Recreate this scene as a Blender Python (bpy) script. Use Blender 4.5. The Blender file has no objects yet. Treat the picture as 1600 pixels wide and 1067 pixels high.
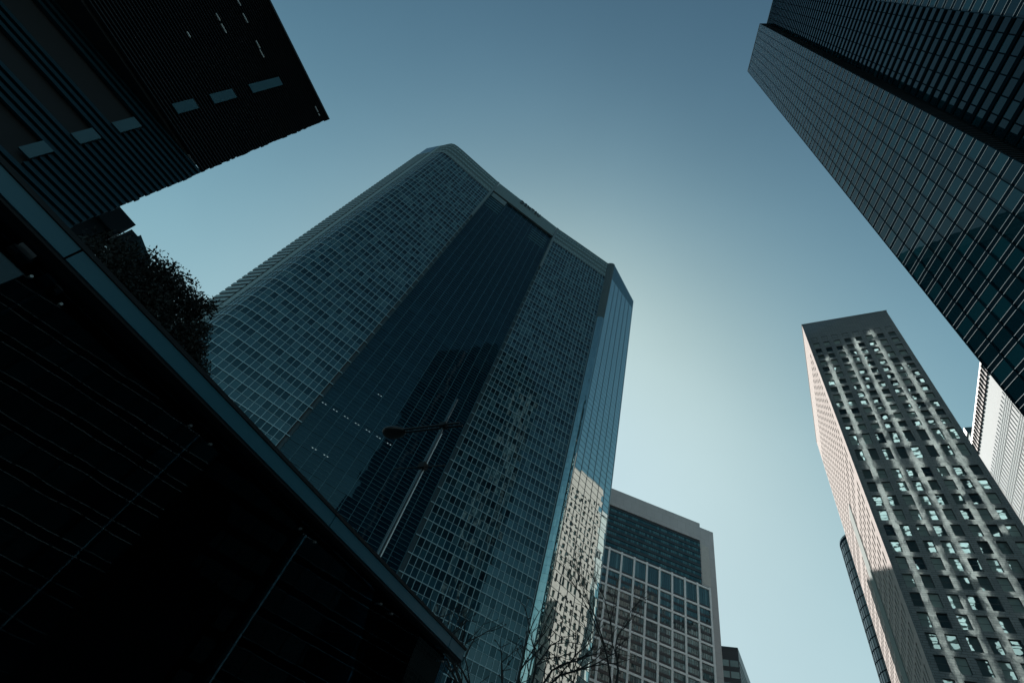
import bpy, math, random
from mathutils import Vector, Matrix

random.seed(7)
sc = bpy.context.scene
COL = sc.collection
rad = math.radians

# ------------------------------------------------------------------ camera
R = ((0.87610094, -0.17921443, -0.44758165),
     (0.40409035, 0.77932094, 0.47892574),
     (0.26297935, -0.60045072, 0.75518263))
CAM = Vector((0, 0, 1.6))
FPX = 716.3
cd = bpy.data.cameras.new('camera')
cd.sensor_width = 36.0
cd.lens = 36.0 * FPX / 1600.0
cd.clip_start = 0.05
cd.clip_end = 6000
cam = bpy.data.objects.new('camera', cd)
COL.objects.link(cam)
cam.matrix_world = Matrix(((R[0][0], -R[0][1], -R[0][2], CAM.x),
                           (R[1][0], -R[1][1], -R[1][2], CAM.y),
                           (R[2][0], -R[2][1], -R[2][2], CAM.z),
                           (0, 0, 0, 1)))
sc.camera = cam

# ------------------------------------------------------------------ sky, sun, exposure
SUN_AZ, SUN_EL = -33.0, 34.3
world = bpy.data.worlds.new('World')
sc.world = world
world.use_nodes = True
wn = world.node_tree
bg = wn.nodes['Background']
sky = wn.nodes.new('ShaderNodeTexSky')
sky.sky_type = 'NISHITA'
sky.sun_disc = False
sky.sun_elevation = rad(SUN_EL)
sky.sun_rotation = rad(SUN_AZ)
sky.altitude = 0
sky.air_density = 1.0
sky.dust_density = 0.9
sky.ozone_density = 1.0
# film-like colour response of the whole sky: gain * c^g / (1 + k c^g) per channel
sep = wn.nodes.new('ShaderNodeSeparateColor')
com = wn.nodes.new('ShaderNodeCombineColor')
wn.links.new(sky.outputs[0], sep.inputs[0])
for ch, (g, k, gain) in enumerate(((2.50, 0.1995, 0.92), (2.75, 0.116, 0.705), (2.80, 0.0352, 0.236))):
    def wm(op, x, y):
        n = wn.nodes.new('ShaderNodeMath')
        n.operation = op
        for i, v in enumerate((x, y)):
            if isinstance(v, float):
                n.inputs[i].default_value = v
            else:
                wn.links.new(v, n.inputs[i])
        return n.outputs[0]
    pw = wm('POWER', sep.outputs[ch], g)
    wn.links.new(wm('DIVIDE', wm('MULTIPLY', pw, gain), wm('ADD', wm('MULTIPLY', pw, k), 1.0)), com.inputs[ch])
tc = wn.nodes.new('ShaderNodeTexCoord')
hz = wn.nodes.new('ShaderNodeTexNoise')
hz.inputs['Scale'].default_value = 2.2
hz.inputs['Detail'].default_value = 5
wn.links.new(tc.outputs['Generated'], hz.inputs['Vector'])
mr = wn.nodes.new('ShaderNodeMapRange')
mr.inputs['From Min'].default_value = 0.25
mr.inputs['From Max'].default_value = 0.75
mr.inputs['To Min'].default_value = 0.955
mr.inputs['To Max'].default_value = 1.045
wn.links.new(hz.outputs[0], mr.inputs['Value'])
vm = wn.nodes.new('ShaderNodeVectorMath')
vm.operation = 'SCALE'
wn.links.new(com.outputs[0], vm.inputs[0])
wn.links.new(mr.outputs[0], vm.inputs['Scale'])
wn.links.new(vm.outputs[0], bg.inputs[0])
bg.inputs[1].default_value = 0.06

sd = bpy.data.lights.new('sun', 'SUN')
sd.energy = 5.0
sd.angle = rad(0.5)
sd.color = (1.0, 0.92, 0.85)
sun = bpy.data.objects.new('sun', sd)
COL.objects.link(sun)
TO_SUN = Vector((math.sin(rad(SUN_AZ)) * math.cos(rad(SUN_EL)),
                 math.cos(rad(SUN_AZ)) * math.cos(rad(SUN_EL)),
                 math.sin(rad(SUN_EL))))
sun.rotation_euler = (-TO_SUN).to_track_quat('-Z', 'Y').to_euler()
sun.location = (-60, 90, 300)

sc.view_settings.view_transform = 'Standard'
sc.view_settings.look = 'None'
sc.view_settings.exposure = 1.0
sc.view_settings.gamma = 1.0
sc.view_settings.use_curve_mapping = False
sc.render.engine = 'CYCLES'
sc.cycles.blur_glossy = 0.0
sc.cycles.max_bounces = 10
sc.cycles.glossy_bounces = 5
sc.cycles.diffuse_bounces = 3
sc.cycles.sample_clamp_indirect = 10.0


# ------------------------------------------------------------------ helpers
def proj(p):
    d = Vector(p) - CAM
    x = R[0][0] * d.x + R[1][0] * d.y + R[2][0] * d.z
    y = R[0][1] * d.x + R[1][1] * d.y + R[2][1] * d.z
    z = R[0][2] * d.x + R[1][2] * d.y + R[2][2] * d.z
    if z <= 0.01:
        return None
    return (800 + FPX * x / z, 533.5 + FPX * y / z)


class MB:
    def __init__(s):
        s.v, s.f, s.m = [], [], []

    def quad(s, a, b, c, d, m=0):
        i = len(s.v)
        s.v += [tuple(a), tuple(b), tuple(c), tuple(d)]
        s.f.append((i, i + 1, i + 2, i + 3))
        s.m.append(m)

    def poly(s, pts, m=0):
        i = len(s.v)
        s.v += [tuple(p) for p in pts]
        s.f.append(tuple(range(i, i + len(pts))))
        s.m.append(m)

    def hexa(s, p, m=0):
        i = len(s.v)
        s.v += [tuple(q) for q in p]
        for f in ((0, 3, 2, 1), (4, 5, 6, 7), (0, 1, 5, 4), (1, 2, 6, 5), (2, 3, 7, 6), (3, 0, 4, 7)):
            s.f.append(tuple(i + k for k in f))
            s.m.append(m)

    def box(s, x0, x1, y0, y1, z0, z1, m=0):
        s.hexa([(x0, y0, z0), (x1, y0, z0), (x1, y1, z0), (x0, y1, z0),
                (x0, y0, z1), (x1, y0, z1), (x1, y1, z1), (x0, y1, z1)], m)

    def tube(s, p0, p1, r0, r1, n=6, m=0, cap=True):
        p0, p1 = Vector(p0), Vector(p1)
        ax = (p1 - p0)
        if ax.length < 1e-6:
            return
        ax.normalize()
        t = Vector((0, 0, 1)) if abs(ax.z) < 0.9 else Vector((1, 0, 0))
        e1 = ax.cross(t).normalized()
        e2 = ax.cross(e1)
        i = len(s.v)
        for (p, r) in ((p0, r0), (p1, r1)):
            for k in range(n):
                a = 2 * math.pi * k / n
                s.v.append(tuple(p + e1 * (r * math.cos(a)) + e2 * (r * math.sin(a))))
        for k in range(n):
            k2 = (k + 1) % n
            s.f.append((i + k, i + k2, i + n + k2, i + n + k))
            s.m.append(m)
        if cap:
            s.f.append(tuple(i + n + k for k in range(n)))
            s.m.append(m)
            s.f.append(tuple(i + n - 1 - k for k in range(n)))
            s.m.append(m)

    def prism(s, plan, z0, z1, m=0):
        n = len(plan)
        for k in range(n):
            a, b = plan[k], plan[(k + 1) % n]
            s.quad((a[0], a[1], z0), (b[0], b[1], z0), (b[0], b[1], z1), (a[0], a[1], z1), m)
        s.poly([(p[0], p[1], z1) for p in plan], m)
        s.poly([(p[0], p[1], z0) for p in reversed(plan)], m)

    def build(s, name, mats, parent=None, kind=None, smooth=False):
        me = bpy.data.meshes.new(name)
        me.from_pydata(s.v, [], s.f)
        if not isinstance(mats, (list, tuple)):
            mats = [mats]
        for mt in mats:
            me.materials.append(mt)
        me.polygons.foreach_set('material_index', s.m)
        if smooth:
            me.polygons.foreach_set('use_smooth', [True] * len(s.f))
        me.update()
        return link(name, me, parent, kind)


def link(name, me, parent=None, kind=None):
    o = bpy.data.objects.new(name, me)
    COL.objects.link(o)
    if parent is not None:
        o.parent = parent
        o.matrix_parent_inverse = parent.matrix_world.inverted()
    if kind:
        o['kind'] = kind
    return o


def thing(name, label, cat, loc=(0, 0, 0), group=None):
    o = bpy.data.objects.new(name, None)
    COL.objects.link(o)
    o.location = loc
    o.matrix_world = Matrix.Translation(loc)
    o.empty_display_size = 0.5
    o['label'] = label
    o['category'] = cat
    if group:
        o['group'] = group
    return o


class Wall:
    """vertical wall plane; A is the left end, B the right end as seen from outside"""

    def __init__(s, A, B):
        s.A = Vector((A[0], A[1]))
        d = Vector((B[0], B[1])) - s.A
        s.L = d.length
        s.d = d.normalized()
        s.n = Vector((s.d.y, -s.d.x))

    def p(s, u, z, o=0.0):
        q = s.A + s.d * u + s.n * o
        return (q.x, q.y, z)

    def quad(s, mb, u0, u1, z0, z1, o=0.0, m=0):
        mb.quad(s.p(u0, z0, o), s.p(u1, z0, o), s.p(u1, z1, o), s.p(u0, z1, o), m)

    def box(s, mb, u0, u1, z0, z1, o0, o1, m=0):
        mb.hexa([s.p(u0, z0, o1), s.p(u1, z0, o1), s.p(u1, z0, o0), s.p(u0, z0, o0),
                 s.p(u0, z1, o1), s.p(u1, z1, o1), s.p(u1, z1, o0), s.p(u0, z1, o0)], m)

    def frame(s, u, z, o=0.0):
        q = s.p(u, z, o)
        return Matrix(((s.d.x, s.n.x, 0, q[0]), (s.d.y, s.n.y, 0, q[1]), (0, 0, 1, q[2]), (0, 0, 0, 1)))


def openings_wall(mb, w, ucols, zrows, u0, u1, z0, z1, depth, o=0.0, m=0, mr=0):
    """solid wall with a window opening for every (ucol, zrow); ucols, zrows are (lo, hi)"""
    us = sorted({u0, u1} | {x for c in ucols for x in c})
    zs = sorted({z0, z1} | {x for r in zrows for x in r})
    uc = set((round(a, 4), round(b, 4)) for a, b in ucols)
    zc = set((round(a, 4), round(b, 4)) for a, b in zrows)
    for a, b in zip(us[:-1], us[1:]):
        isu = (round(a, 4), round(b, 4)) in uc
        if not isu:
            w.quad(mb, a, b, z0, z1, o, m)
            continue
        for c, d in zip(zs[:-1], zs[1:]):
            if (round(c, 4), round(d, 4)) in zc:
                mb.quad(w.p(a, c, o), w.p(a, c, o - depth), w.p(b, c, o - depth), w.p(b, c, o), mr)
                mb.quad(w.p(a, d, o), w.p(b, d, o), w.p(b, d, o - depth), w.p(a, d, o - depth), mr)
                mb.quad(w.p(a, c, o), w.p(a, d, o), w.p(a, d, o - depth), w.p(a, c, o - depth), mr)
                mb.quad(w.p(b, c, o), w.p(b, c, o - depth), w.p(b, d, o - depth), w.p(b, d, o), mr)
            else:
                w.quad(mb, a, b, c, d, o, m)


# ------------------------------------------------------------------ materials
def new_mat(name):
    m = bpy.data.materials.new(name)
    m.use_nodes = True
    nt = m.node_tree
    return m, nt, nt.nodes['Principled BSDF']


def N(nt, t, **k):
    n = nt.nodes.new(t)
    for a, b in k.items():
        setattr(n, a, b)
    return n


def mathn(nt, op, a, b=None):
    n = N(nt, 'ShaderNodeMath', operation=op)
    for i, x in enumerate((a, b)):
        if x is None:
            continue
        if isinstance(x, (int, float)):
            n.inputs[i].default_value = x
        else:
            nt.links.new(x, n.inputs[i])
    return n.outputs[0]


def mixc(nt, f, a, b, mode='MIX'):
    n = N(nt, 'ShaderNodeMix', data_type='RGBA', blend_type=mode)
    for i, x in ((0, f), (6, a), (7, b)):
        if isinstance(x, (int, float)):
            n.inputs[i].default_value = x
        elif isinstance(x, tuple):
            n.inputs[i].default_value = (x[0], x[1], x[2], 1)
        else:
            nt.links.new(x, n.inputs[i])
    return n.outputs[2]


def wall_uv(nt):
    """(along the wall, height) from position and normal, for any vertical wall"""
    g = N(nt, 'ShaderNodeNewGeometry')
    cr = N(nt, 'ShaderNodeVectorMath', operation='CROSS_PRODUCT')
    nt.links.new(g.outputs['True Normal'], cr.inputs[0])
    cr.inputs[1].default_value = (0, 0, 1)
    dt = N(nt, 'ShaderNodeVectorMath', operation='DOT_PRODUCT')
    nt.links.new(cr.outputs[0], dt.inputs[0])
    nt.links.new(g.outputs['Position'], dt.inputs[1])
    sp = N(nt, 'ShaderNodeSeparateXYZ')
    nt.links.new(g.outputs['Position'], sp.inputs[0])
    cb = N(nt, 'ShaderNodeCombineXYZ')
    nt.links.new(dt.outputs['Value'], cb.inputs[0])
    nt.links.new(sp.outputs[2], cb.inputs[1])
    return cb.outputs[0], g


def plain(name, col, rough=0.6, metal=0.0, var=0.15, scale=0.8, spec=0.5):
    m, nt, b = new_mat(name)
    g = N(nt, 'ShaderNodeNewGeometry')
    no = N(nt, 'ShaderNodeTexNoise')
    no.inputs['Scale'].default_value = scale
    no.inputs['Detail'].default_value = 6
    nt.links.new(g.outputs['Position'], no.inputs['Vector'])
    lo = tuple(c * (1 - var) for c in col)
    hi = tuple(min(1, c * (1 + var)) for c in col)
    nt.links.new(mixc(nt, no.outputs[0], lo, hi), b.inputs['Base Color'])
    b.inputs['Roughness'].default_value = rough
    b.inputs['Metallic'].default_value = metal
    b.inputs['Specular IOR Level'].default_value = spec
    return m


def glass(name, dark, light, share=0.35, ior=1.5, rough=0.02, wave=0.0, wscale=0.25, extra=0.0, extra_col=(0.8, 0.95, 0.95)):
    """window glass in front of a dim room: dark or paler rooms, Fresnel gloss, optional mirror coat and ripple"""
    m, nt, b = new_mat(name)
    g = N(nt, 'ShaderNodeNewGeometry')
    oi = N(nt, 'ShaderNodeObjectInfo')
    r = mathn(nt, 'FRACT', mathn(nt, 'ADD', g.outputs['Random Per Island'], oi.outputs['Random']))
    st = mathn(nt, 'GREATER_THAN', r, 1.0 - share)
    r2 = mathn(nt, 'FRACT', mathn(nt, 'MULTIPLY', r, 17.31))
    f = mathn(nt, 'ADD', mathn(nt, 'MULTIPLY', st, 0.7), mathn(nt, 'MULTIPLY', r2, 0.3))
    nt.links.new(mixc(nt, f, dark, light), b.inputs['Base Color'])
    b.inputs['Roughness'].default_value = rough
    b.inputs['IOR'].default_value = ior
    b.inputs['Specular Tint'].default_value = (0.55, 0.9, 1.0, 1)
    out = nt.nodes['Material Output']
    nrm = None
    if wave > 0:
        no = N(nt, 'ShaderNodeTexNoise')
        no.inputs['Scale'].default_value = wscale
        no.inputs['Detail'].default_value = 2
        nt.links.new(g.outputs['Position'], no.inputs['Vector'])
        bp = N(nt, 'ShaderNodeBump')
        bp.inputs['Strength'].default_value = 1.0
        bp.inputs['Distance'].default_value = wave
        nt.links.new(no.outputs[0], bp.inputs['Height'])
        nrm = bp.outputs[0]
        nt.links.new(nrm, b.inputs['Normal'])
    if extra > 0:
        gl = N(nt, 'ShaderNodeBsdfGlossy')
        gl.inputs['Roughness'].default_value = rough
        gl.inputs['Color'].default_value = (*extra_col, 1)
        if nrm:
            nt.links.new(nrm, gl.inputs['Normal'])
        mx = N(nt, 'ShaderNodeMixShader')
        mx.inputs[0].default_value = extra
        nt.links.new(b.outputs[0], mx.inputs[1])
        nt.links.new(gl.outputs[0], mx.inputs[2])
        nt.links.new(mx.outputs[0], out.inputs[0])
    return m


def stone(name, c1, c2, mortar, bw, bh, msize=0.012, var=0.25, rough=0.75, bump=0.01, coat=0.0, coat_rough=0.1, spec=0.5):
    m, nt, b = new_mat(name)
    uv, g = wall_uv(nt)
    br = N(nt, 'ShaderNodeTexBrick')
    nt.links.new(uv, br.inputs['Vector'])
    br.inputs['Scale'].default_value = 1.0
    br.inputs['Brick Width'].default_value = bw
    br.inputs['Row Height'].default_value = bh
    br.inputs['Mortar Size'].default_value = msize
    br.inputs['Mortar Smooth'].default_value = 0.1
    br.inputs['Color1'].default_value = (*c1, 1)
    br.inputs['Color2'].default_value = (*c2, 1)
    br.inputs['Mortar'].default_value = (*mortar, 1)
    no = N(nt, 'ShaderNodeTexNoise')
    no.inputs['Scale'].default_value = 0.35
    no.inputs['Detail'].default_value = 8
    nt.links.new(g.outputs['Position'], no.inputs['Vector'])
    f = mathn(nt, 'MULTIPLY', no.outputs[0], var)
    nt.links.new(mixc(nt, f, br.outputs[0], tuple(c * 0.45 for c in c1)), b.inputs['Base Color'])
    bp = N(nt, 'ShaderNodeBump')
    bp.inputs['Distance'].default_value = bump
    nt.links.new(mathn(nt, 'SUBTRACT', 1.0, br.outputs['Fac']), bp.inputs['Height'])
    nt.links.new(bp.outputs[0], b.inputs['Normal'])
    b.inputs['Roughness'].default_value = rough
    b.inputs['Specular IOR Level'].default_value = spec
    if coat > 0:
        b.inputs['Coat Weight'].default_value = coat
        b.inputs['Coat Roughness'].default_value = coat_rough
        b.inputs['Coat IOR'].default_value = 1.75
        # hand-set slabs: a slow ripple from slab to slab
        n2 = N(nt, 'ShaderNodeTexNoise')
        n2.inputs['Scale'].default_value = 0.6
        n2.inputs['Detail'].default_value = 3
        nt.links.new(g.outputs['Position'], n2.inputs['Vector'])
        b2 = N(nt, 'ShaderNodeBump')
        b2.inputs['Distance'].default_value = 0.010
        nt.links.new(n2.outputs[0], b2.inputs['Height'])
        nt.links.new(b2.outputs[0], b.inputs['Coat Normal'])
    return m


M = {}
M['asphalt'] = plain('asphalt', (0.05, 0.05, 0.052), 0.9, var=0.3, scale=3)
M['paving'] = stone('paving', (0.22, 0.21, 0.2), (0.26, 0.25, 0.24), (0.1, 0.1, 0.1), 0.6, 0.3)
M['white_paint'] = plain('white_paint', (0.7, 0.7, 0.68), 0.6)
M['core'] = plain('dark_core', (0.02, 0.025, 0.03), 0.7)
M['vision'] = glass('facade_vision_glass', (0.002, 0.011, 0.018), (0.045, 0.105, 0.13), 0.22, 1.55, 0.015, 0.010, 0.5)
M['spandrel'] = glass('facade_spandrel_glass', (0.008, 0.036, 0.055), (0.025, 0.075, 0.10), 0.4, 1.5, 0.03, 0.008, 0.5, extra=0.03)
M['recess_glass'] = glass('recess_glass', (0.001, 0.010, 0.020), (0.003, 0.018, 0.032), 0.25, 1.5, 0.008, 0.012, 0.3)
M['mirror'] = glass('mirror_glass', (0.01, 0.03, 0.035), (0.05, 0.08, 0.085), 0.3, 1.5, 0.01, 0.03, 0.11, extra=0.62, extra_col=(0.82, 0.96, 0.93))
M['corner_mirror'] = glass('corner_mirror_glass', (0.01, 0.03, 0.035), (0.05, 0.08, 0.085), 0.3, 1.5, 0.01, 0.05, 0.4, extra=0.5, extra_col=(0.8, 0.96, 0.9))
M['mullion'] = plain('aluminium_mullion', (0.30, 0.44, 0.49), 0.4, 0.3, var=0.06)
M['fin_dark'] = plain('dark_fin', (0.02, 0.045, 0.058), 0.5, 0.2, var=0.1)
M['recess_fin'] = plain('recess_fin', (0.06, 0.15, 0.19), 0.5, 0.2, var=0.1)
M['louvre'] = plain('pale_louvre', (0.18, 0.265, 0.29), 0.5, 0.2, var=0.08)
M['louvre_gap'] = plain('louvre_gap', (0.075, 0.125, 0.14), 0.6, var=0.1)
M['pier'] = plain('pier_metal', (0.11, 0.155, 0.17), 0.5, 0.2, var=0.08)
M['letter'] = plain('sign_letter', (0.05, 0.06, 0.065), 0.4, 0.3)
M['shade_toned_stone'] = stone('shade_toned_ashlar', (0.115, 0.135, 0.148), (0.150, 0.168, 0.180), (0.040, 0.048, 0.054), 1.39, 0.425, 0.035, coat=1.0, coat_rough=0.065)  # same stone, darker and cooler: shade of the front put into the colour
M['sun_toned_stone'] = stone('sun_toned_ashlar', (0.455, 0.418, 0.402), (0.510, 0.47, 0.452), (0.26, 0.238, 0.227), 1.39, 0.425, 0.02, rough=0.95, spec=0.08)  # same stone, paler and warmer: sunlight on the side put into the colour
M['pale_panel'] = plain('pale_panel', (0.42, 0.42, 0.40), 0.6)
M['stair_panel'] = plain('stair_panel', (0.20, 0.25, 0.245), 0.9, spec=0.1)
M['win_frame'] = plain('dark_window_frame', (0.03, 0.035, 0.04), 0.5, 0.3)
M['hotel_glass'] = glass('hotel_window_glass', (0.01, 0.02, 0.025), (0.20, 0.25, 0.24), 0.45, 1.55, 0.015, 0.006, 0.6, extra=0.06)
M['rt_glass'] = glass('tower_glass', (0.001, 0.010, 0.016), (0.003, 0.028, 0.04), 0.3, 1.33, 0.006, 0.006, 0.3)
M['rt_spandrel'] = plain('tower_spandrel', (0.003, 0.010, 0.016), 0.95, 0.0, var=0.2, spec=0.0)
M['rt_fin'] = plain('tower_fin', (0.34, 0.43, 0.47), 0.5, 0.0, var=0.05)
M['concrete'] = stone('concrete_panel', (0.40, 0.41, 0.42), (0.43, 0.44, 0.45), (0.22, 0.23, 0.24), 4.2, 4.6, 0.03)
M['frame_grey'] = plain('frame_grey', (0.68, 0.72, 0.73), 0.7, var=0.12)
M['mid_glass'] = glass('office_glass', (0.004, 0.012, 0.016), (0.07, 0.13, 0.14), 0.3, 1.5, 0.02, 0.01, 0.5, extra=0.05)
M['pale_glass'] = glass('pale_office_glass', (0.05, 0.10, 0.115), (0.12, 0.19, 0.20), 0.5, 1.5, 0.05, extra=0.1)
M['band_glass'] = glass('band_glass', (0.01, 0.05, 0.065), (0.06, 0.15, 0.17), 0.5, 1.5, 0.05)
M['mid_band'] = plain('dark_band', (0.015, 0.022, 0.03), 0.4)
M['white_wall'] = plain('white_cladding', (0.46, 0.50, 0.51), 0.9, var=0.06, spec=0.08)
M['white_louvre'] = plain('white_louvre', (0.42, 0.47, 0.48), 0.9, var=0.06, spec=0.08)
M['pale_band'] = plain('pale_band', (0.26, 0.32, 0.335), 0.8, var=0.1, spec=0.08)
M['teal_glass'] = glass('teal_glass', (0.02, 0.035, 0.045), (0.05, 0.08, 0.09), 0.4, 1.5, 0.03, 0.01, 0.5)
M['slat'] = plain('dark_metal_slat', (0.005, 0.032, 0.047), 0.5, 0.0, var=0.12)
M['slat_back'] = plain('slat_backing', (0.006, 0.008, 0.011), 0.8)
M['slat_panel'] = plain('slate_panel', (0.026, 0.095, 0.125), 0.55, var=0.08)
M['dark_wall'] = plain('dark_wall', (0.012, 0.034, 0.046), 0.7)
M['fascia'] = plain('fascia_metal', (0.03, 0.125, 0.17), 0.4, 0.0, var=0.06)
M['lip'] = plain('dark_lip', (0.004, 0.007, 0.010), 0.7)
M['soffit'] = plain('soffit', (0.012, 0.020, 0.028), 0.7)
def clear_glass(name, tintc, ior=1.45):
    m, nt, b = new_mat(name)
    tr = N(nt, 'ShaderNodeBsdfTransparent')
    tr.inputs[0].default_value = (*tintc, 1)
    gl = N(nt, 'ShaderNodeBsdfGlossy')
    gl.inputs['Roughness'].default_value = 0.01
    gl.inputs['Color'].default_value = (0.8, 0.95, 1.0, 1)
    g = N(nt, 'ShaderNodeNewGeometry')
    no = N(nt, 'ShaderNodeTexNoise')
    no.inputs['Scale'].default_value = 0.9
    nt.links.new(g.outputs['Position'], no.inputs['Vector'])
    bp = N(nt, 'ShaderNodeBump')
    bp.inputs['Distance'].default_value = 0.0015
    nt.links.new(no.outputs[0], bp.inputs['Height'])
    nt.links.new(bp.outputs[0], gl.inputs['Normal'])
    fr = N(nt, 'ShaderNodeFresnel')
    fr.inputs['IOR'].default_value = ior
    mx = N(nt, 'ShaderNodeMixShader')
    nt.links.new(fr.outputs[0], mx.inputs[0])
    nt.links.new(tr.outputs[0], mx.inputs[1])
    nt.links.new(gl.outputs[0], mx.inputs[2])
    nt.links.new(mx.outputs[0], nt.nodes['Material Output'].inputs[0])
    return m


M['pav_glass'] = clear_glass('pavilion_glass', (0.45, 0.55, 0.6), 1.38)
M['steel'] = plain('brushed_steel', (0.5, 0.53, 0.55), 0.3, 0.9)
M['lamp_black'] = plain('black_lamp_metal', (0.012, 0.014, 0.016), 0.4, 0.3)
M['pole'] = plain('lamp_pole_metal', (0.07, 0.09, 0.10), 0.25, 0.7)
M['pole_trim'] = plain('lamp_pole_trim', (0.75, 0.74, 0.72), 0.3, 0.6)
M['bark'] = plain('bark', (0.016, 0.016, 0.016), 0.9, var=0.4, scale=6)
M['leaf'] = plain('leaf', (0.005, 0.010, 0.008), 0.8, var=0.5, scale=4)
m_, nt_, b_ = new_mat('lit_lamp')
b_.inputs['Base Color'].default_value = (0.8, 0.8, 0.8, 1)
b_.inputs['Emission Color'].default_value = (0.75, 0.95, 1.0, 1)
b_.inputs['Emission Strength'].default_value = 0.22
M['lamp_lit'] = m_


M['streak_reflector'] = plain('streak_reflector_metal', (0.36, 0.45, 0.45), 0.5, 1.0, var=0.12, scale=0.35)  # metal of the unseen plates added to reflect sun towards the stone tower


# ------------------------------------------------------------------ pane placement
def place_panes(name, specs, parent, mats, limit=300, visible=None, field_name=None, jit=0.004, seed=1):
    """specs: (wall, u, z, w, h, o, matkey). The largest in view become objects, the rest one field."""
    rnd = random.Random(seed)
    scored = []
    for i, (w, u, z, ww, hh, o, mk) in enumerate(specs):
        cs = [proj(w.p(u + a * ww / 2, z + b * hh / 2, o)) for a, b in ((-1, -1), (1, -1), (1, 1), (-1, 1))]
        s = -1
        if all(cs):
            cx = sum(c[0] for c in cs) / 4
            cy = sum(c[1] for c in cs) / 4
            if -5 < cx < 1605 and -5 < cy < 1072 and (visible is None or visible(cx, cy)):
                ar = 0
                for k in range(4):
                    a, b = cs[k], cs[(k + 1) % 4]
                    ar += a[0] * b[1] - a[1] * b[0]
                s = abs(ar) / 2
        scored.append((s, i))
    top = set(i for s, i in sorted(scored, reverse=True)[:limit] if s > 20)
    cache = {}
    field = MB()
    order = []
    for i, (w, u, z, ww, hh, o, mk) in enumerate(specs):
        tu, tz = rnd.gauss(0, jit), rnd.gauss(0, jit)
        if i in top:
            key = (round(ww, 3), round(hh, 3), mk)
            if key not in cache:
                b = MB()
                b.box(-ww / 2, ww / 2, -0.012, 0.012, -hh / 2, hh / 2)
                me = bpy.data.meshes.new(name)
                me.from_pydata(b.v, [], b.f)
                me.materials.append(M[mk])
                cache[key] = me
            ob = bpy.data.objects.new(name, cache[key])
            COL.objects.link(ob)
            ob.parent = parent
            mw = w.frame(u, z, o) @ Matrix.Rotation(tu, 4, 'Z') @ Matrix.Rotation(tz, 4, 'X')
            ob.matrix_local = parent.matrix_world.inverted() @ mw
        else:
            if mk not in order:
                order.append(mk)
            a, c = ww / 2, hh / 2
            pts = [w.p(u + x * a, z + y * c, o + x * a * tu + y * c * tz + 0.012) for x, y in ((-1, -1), (1, -1), (1, 1), (-1, 1))]
            field.quad(*pts, m=order.index(mk))
    if field.f:
        field.build(field_name or name + '_field', [M[k] for k in order], parent, 'stuff')


def resample(pts, step):
    """Catmull-Rom through pts, resampled at about the given step"""
    P = [Vector(p) for p in pts]
    P = [P[0] * 2 - P[1]] + P + [P[-1] * 2 - P[-2]]
    dense = []
    for i in range(1, len(P) - 2):
        for k in range(24):
            t = k / 24
            a, b, c, d = P[i - 1], P[i], P[i + 1], P[i + 2]
            dense.append(0.5 * ((2 * b) + (c - a) * t + (2 * a - 5 * b + 4 * c - d) * t * t + (3 * b - a - 3 * c + d) * t ** 3))
    dense.append(P[-2])
    acc = [0]
    for a, b in zip(dense[:-1], dense[1:]):
        acc.append(acc[-1] + (b - a).length)
    n = max(1, round(acc[-1] / step))
    out = []
    j = 0
    for k in range(n + 1):
        s = acc[-1] * k / n
        while j < len(acc) - 2 and acc[j + 1] < s:
            j += 1
        t = (s - acc[j]) / max(1e-9, acc[j + 1] - acc[j])
        out.append(dense[j].lerp(dense[j + 1], min(1, max(0, t))))
    return out


# ------------------------------------------------------------------ ground
def ground():
    mb = MB()
    mb.box(-900, 900, -900, 900, -0.4, -0.004)
    o = mb.build('ground', M['asphalt'])
    o['kind'] = 'structure'
    mb = MB()
    mb.box(-60, 4.5, -60, 60, -0.01, 0.14)
    o = mb.build('pavement', M['paving'])
    o['kind'] = 'structure'
    mb = MB()
    mb.box(13.5, 70, -80, 100, -0.01, 0.141)
    o = mb.build('pavement', M['paving'])
    o['kind'] = 'structure'
    mb = MB()
    mb.quad((4.6, -200, 0), (13.4, -200, 0), (13.4, 400, 0), (4.6, 400, 0))
    o = mb.build('road', M['asphalt'])
    o['kind'] = 'structure'
    mb = MB()
    for y in range(-60, 120, 8):
        mb.quad((8.93, y, 0.004), (9.07, y, 0.004), (9.07, y + 4, 0.004), (8.93, y + 4, 0.004))
    o = mb.build('lane_markings', M['white_paint'])
    o['kind'] = 'structure'


ground()


# ------------------------------------------------------------------ main curved glass tower
def beam_clear(x, y):
    return y < 258 + 1.067 * x - 20 or x > 735


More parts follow.
